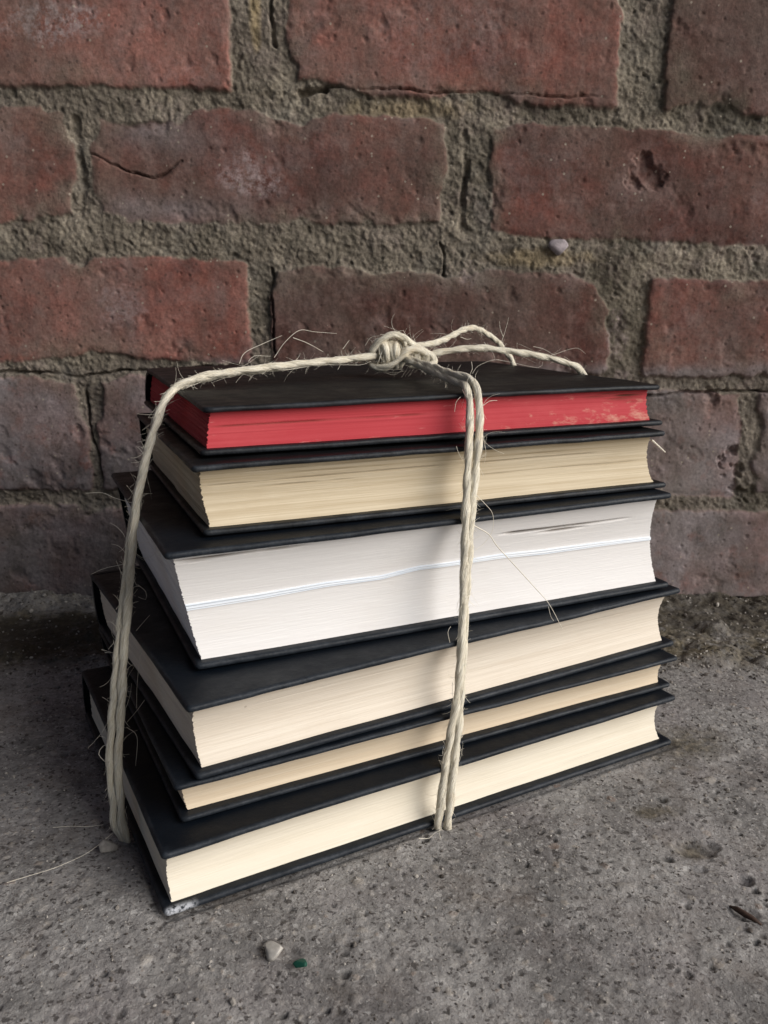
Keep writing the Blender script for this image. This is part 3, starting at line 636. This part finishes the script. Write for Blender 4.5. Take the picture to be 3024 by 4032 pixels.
cord('cord', offs(FRONT, lambda u: fo(u, 1)), m_tw, twine, r0, 2, .024, phase=2)
cord('cord', mm(RIGHT_B), m_tw, twine, r0, 2, .020)
cord('cord', mm(RIGHT_A), m_tw, twine, r0*.95, 2, .017, phase=.5)
# the knot: overlapping turns of the same cord
def coil(c, ax, r1, r2, turns, adv, ph, n=14, tilt=0.0):
    ax = Vector(ax).normalized(); a = ax.cross(Vector((0, 0, 1))).normalized(); b = ax.cross(a); out = []
    N = int(turns*n)
    for i in range(N+1):
        t = ph+2*math.pi*i/n; k = i/N-.5
        rr = 1+.08*math.sin(i*1.7)
        out.append(Vector(c)+ax*(adv*k+tilt*math.sin(t))+a*r1*rr*math.cos(t)+b*r2*rr*math.sin(t))
    return mm(out)
kn = empty('knot', (0, 0, 0)); kn.parent = twine
def kc(P, rad, ph=0., pl=2): cord('knot_turn', P, m_tw, kn, rad, pl, .022, (True, True), ph, True)
kc(coil((2.0, 381.0, 166.8), (1, .3, -.1), 4.6, 4.9, 3.6, 9.0, .5, tilt=2.0), .00205)
kc(coil((5.0, 381.5, 167.0), (1, .2, .3), 2.0, 2.2, 2.0, 9.0, 1.5, tilt=.8), .0021, 1.2)
kc(coil((5.5, 380.5, 167.0), (1, .1, .35), 4.7, 4.7, 1.6, 6.5, 2.2, tilt=-2.4), .00195, 1)
kc(coil((14.5, 383.0, 166.0), (1, .3, -.25), 2.9, 3.2, 2.1, 7.0, 1.0, tilt=.9), .00190, 2)
kc(mm([(-7.5, 378, 165), (-5.5, 377, 168.5), (-1.5, 376.5, 173), (3.5, 377, 175.6), (8.5, 378.5, 174.4), (12, 380, 171.5), (16.5, 381, 168.5), (21, 380, 166.5), (22.5, 380, 163.5), (19.5, 377, 161.6), (15.5, 374, 161.6)]), .00170, .6)
kc(mm([(-8, 382, 163.5), (-4, 377, 161.2), (1.5, 374.8, 161.4), (6, 375, 164.5), (10.5, 376, 168.5), (15.5, 378.5, 169), (19.5, 380, 166), (16, 381, 162), (11, 381, 161)]), .00165, 1.9)

# loose sisal hairs
FIB = [[[-59.0,341.6,165.3],[-56.6,343.1,169.6],[-50.6,346.9,173.0],[-42.9,351.8,176.0]],[[-45.8,349.9,167.2],[-41.4,352.7,173.1],[-35.9,356.2,177.9],[-29.5,360.3,177.4],[-20.9,365.7,176.1]],[[-38.3,354.7,175.1],[-32.8,358.2,172.9],[-26.4,362.2,169.0]],[[-18.1,367.5,169.8],[-15.4,369.3,173.3]],[[-55.6,343.7,166.0],[-53.0,345.4,168.0],[-47.0,349.2,167.8]],[[-79.8,328.4,157.3],[-75.0,331.4,157.8],[-69.2,335.1,160.2],[-64.6,338.0,160.1]],[[-48.6,348.1,163.2],[-41.7,352.5,162.1],[-29.7,360.1,163.2],[-17.3,368.0,163.1],[-10.4,372.4,162.8],[-6.1,375.1,164.3]],[[-20.3,366.1,161.0],[-19.0,367.0,164.0]],[[-83.4,326.1,152.9],[-80.5,327.9,156.6],[-74.9,331.5,159.0]],[[-95.4,309.4,114.3],[-103.1,310.3,116.4],[-108.6,310.9,118.0],[-114.7,311.0,118.3]],[[-97.8,300.7,93.0],[-105.6,300.0,91.2],[-111.2,299.1,89.1]],[[-92.6,318.8,137.5],[-95.5,318.5,136.6]],[[-99.7,291.7,70.9],[-102.0,291.9,71.5],[-102.2,290.6,68.3],[-99.5,289.6,65.9]],[[-93.2,291.1,69.5],[-91.4,292.0,71.9],[-88.3,293.4,75.1]],[[-93.5,291.1,69.5],[-90.5,290.3,67.7],[-91.3,288.7,63.6],[-91.7,283.9,51.8],[-91.9,280.3,43.1]],[[-105.8,288.5,63.1],[-99.9,288.0,61.9]],[[-104.5,288.0,62.1],[-99.9,288.0,61.9]],[[-100.0,280.8,44.2],[-101.4,279.3,40.8],[-101.9,277.8,37.0]],[[-93.3,297.7,85.6],[-89.9,296.7,83.2],[-89.8,295.5,80.2],[-93.1,296.0,81.4]],[[-88.9,281.5,46.0],[-91.9,280.1,42.5],[-94.9,278.4,38.5]],[[-100.9,275.5,31.4],[-104.0,275.3,30.8],[-104.9,274.1,27.9],[-101.6,272.8,24.8],[-99.4,272.3,23.5]],[[-95.1,277.7,36.9],[-91.1,276.4,33.7],[-91.3,272.6,24.2]],[[-100.9,281.7,46.5],[-102.1,279.3,40.7],[-101.5,277.7,36.8]],[[-102.1,269.1,15.6],[-99.2,271.0,20.4],[-98.7,272.5,24.1]],[[-126.0,238.3,1.0],[-119.1,240.5,2.0],[-110.8,243.3,3.0],[-103.1,250.5,4.0],[-96.7,260.8,4.0]],[[-121.9,267.6,1.5],[-115.4,268.3,1.5],[-109.2,267.7,1.5],[-104.0,269.8,1.5]],[[36.2,307.0,152.3],[39.1,308.4,154.1],[42.1,309.8,153.9]],[[27.8,303.0,156.3],[26.2,302.3,154.0],[25.5,301.9,150.9]],[[25.9,294.1,139.6],[26.8,294.5,137.2],[28.4,295.3,134.7]],[[33.6,292.8,121.8],[37.4,294.6,118.1],[40.1,295.9,113.8],[39.9,295.8,108.1],[37.1,294.4,103.5],[33.0,292.5,100.7]],[[36.0,298.9,142.7],[37.3,299.5,136.3],[37.1,299.5,132.3]],[[32.3,312.1,168.3],[32.8,312.4,165.6],[31.6,311.8,162.4],[30.5,311.3,159.3]],[[32.4,289.2,111.5],[38.3,292.0,107.1],[41.8,293.7,102.9],[46.5,295.9,96.8],[51.7,298.4,90.5],[58.6,301.7,83.0],[64.1,304.3,75.5],[70.4,307.3,63.9]],[[24.1,279.2,76.5],[22.7,278.6,74.4],[23.9,279.1,70.3]],[[64.2,304.3,74.7],[65.7,305.1,69.4],[68.0,306.2,67.3]],[[28.7,274.4,34.7],[29.8,275.0,36.0],[30.4,275.2,38.3]],[[21.7,271.1,26.0],[21.8,271.1,29.3],[23.5,271.9,31.2]],[[25.1,276.7,55.8],[25.1,276.7,50.3],[25.7,277.0,46.2]],[[12.4,252.7,8.0],[16.0,254.4,7.1],[18.2,255.4,8.8],[21.1,256.8,8.7]],[[20.4,256.5,5.3],[19.6,256.1,8.4],[20.3,256.4,9.7]],[[41.0,389.7,157.5],[43.4,390.4,160.9],[50.6,392.1,163.3],[56.8,393.7,162.7],[72.7,397.7,159.8],[74.7,398.2,161.9]],[[54.4,393.1,171.6],[56.2,393.6,177.0],[57.5,393.9,182.8]],[[55.3,393.3,174.0],[53.3,392.8,178.4],[53.5,392.9,181.3]],[[77.8,398.9,164.9],[80.9,399.7,165.9],[88.3,401.6,167.8],[92.6,402.7,168.2],[96.6,403.6,166.2]],[[70.1,397.0,169.5],[75.5,398.4,168.4],[82.1,400.0,164.8]],[[46.2,391.0,171.7],[50.5,392.1,166.3],[51.6,392.4,163.3]],[[34.9,388.2,174.2],[38.0,389.0,173.2],[40.0,389.5,173.7]],[[-8.6,378.0,170.7],[-5.7,378.0,174.5],[-2.4,378.0,175.0]],[[5.3,378.0,176.4],[8.2,378.0,176.9],[9.6,378.0,174.6]],[[-4.3,378.0,158.2],[-0.4,378.0,159.4],[4.4,378.0,158.6],[9.3,378.0,159.6]],[[-0.9,378.0,159.4],[4.4,378.0,158.0],[8.3,378.0,160.4]],[[-3.3,378.0,158.9],[2.5,378.0,160.3],[7.8,378.0,159.9]],[[-13.0,378.0,163.2],[-7.2,378.0,163.9],[-3.3,378.0,166.0]]]
BIGF = [32]
def hair(P, rad):
    C_ = spline(P, .0012); n = len(C_); T_, A, B_ = frames(C_); V = []; Fc = []
    for i in range(n):
        r_ = rad*(1-.5*i/n)
        for q in range(4): an = math.pi/2*q; V.append(C_[i]+(A[i]*math.cos(an)+B_[i]*math.sin(an))*r_)
    for i in range(n-1):
        for q in range(4): Fc.append((i*4+q, i*4+(q+1) % 4, (i+1)*4+(q+1) % 4, (i+1)*4+q))
    return V, Fc
V = []; Fc = []
for _ in range(150):      # loosened fibres wound flat over the turns of the knot
    cx = rnd.choice((1.0, 2.0, 3.5, 5.0, 14.5)); small = cx > 10; r1 = (3.9 if small else 6.1)+rnd.uniform(-.5, .25); a0 = rnd.uniform(0, 6.28); sp = rnd.uniform(1.6, 3.6); til = rnd.uniform(-2.6, 2.6) if not small else rnd.uniform(-1.2, 1.2)
    x0 = cx+rnd.uniform(-4.2, 4.2)*(.6 if small else 1); P = []
    for q in range(7):
        t = a0+sp*q/6; xx = x0+til*math.sin(t)+.2*rnd.gauss(0, 1); k = math.sqrt(max(.25, 1-((xx-cx)/8.5)**2))
        P.append((xx, 381+.25*xx+r1*k*math.cos(t), 166.9-(.8 if small else 0)+r1*k*.98*math.sin(t)))
    if min(q[2] for q in P) < 158.8: continue
    v_, f_ = hair(mm(P), rnd.uniform(.00022, .00050)); b0 = len(V); V += v_; Fc += [tuple(b0+q for q in f) for f in f_]
o = mesh_obj('wound_fibres', V, Fc, m_fib, kn); o['kind'] = 'stuff'
for k, P in enumerate(FIB):
    big = k in BIGF
    Pm = mm(P); Pm = [Pm[0]]+[p_+Vector([rnd.gauss(0, .00022) for _ in range(3)]) for p_ in Pm[1:]]
    V, Fc = hair(Pm, .00021 if big else rnd.uniform(.000085, .00013)); mesh_obj('fibre', V, Fc, m_fib, twine)
V, Fc = hair(mm([(120.7, 370.0, 129.6), (127.2, 370.0, 124.1)]), .00045); mesh_obj('fibre', V, Fc, m_fib, twine)
V, Fc = hair(mm([(107, 401, 122), (113, 388, 127), (120.7, 370.0, 129.6)]), .0003); mesh_obj('fibre', V, Fc, m_fib, twine)
V = []; Fc = []
for ci, (C_, T_, A, B_, rad) in enumerate(cordreg):
    Ln = len(C_)*.0006; num = int(Ln*(1500 if ci < 6 else 1500))
    for _ in range(num):
        i = rnd.randrange(len(C_)); th = rnd.uniform(0, 6.283); nrm = A[i]*math.cos(th)+B_[i]*math.sin(th)
        sg = rnd.choice((-1, 1)); d = (T_[i]*sg*rnd.uniform(.7, 1.4)+nrm*rnd.uniform(.15, .75)).normalized()
        ln = rnd.uniform(.0015, .0045) if rnd.random() < .88 else rnd.uniform(.005, .012)
        p_ = C_[i]+nrm*rad*.85; P = [p_]; cur = Vector([rnd.gauss(0, 1) for _ in range(3)])*.45
        for _k in range(4): d = (d+cur*.4).normalized(); P.append(P[-1]+d*ln/4)
        if min(q.z for q in P) < .0005: continue
        v_, f_ = hair(P, rnd.uniform(.00004, .00007)); b0 = len(V); V += v_; Fc += [tuple(b0+q for q in f) for f in f_]
o = mesh_obj('fuzz', V, Fc, m_fib, twine); o['kind'] = 'stuff'
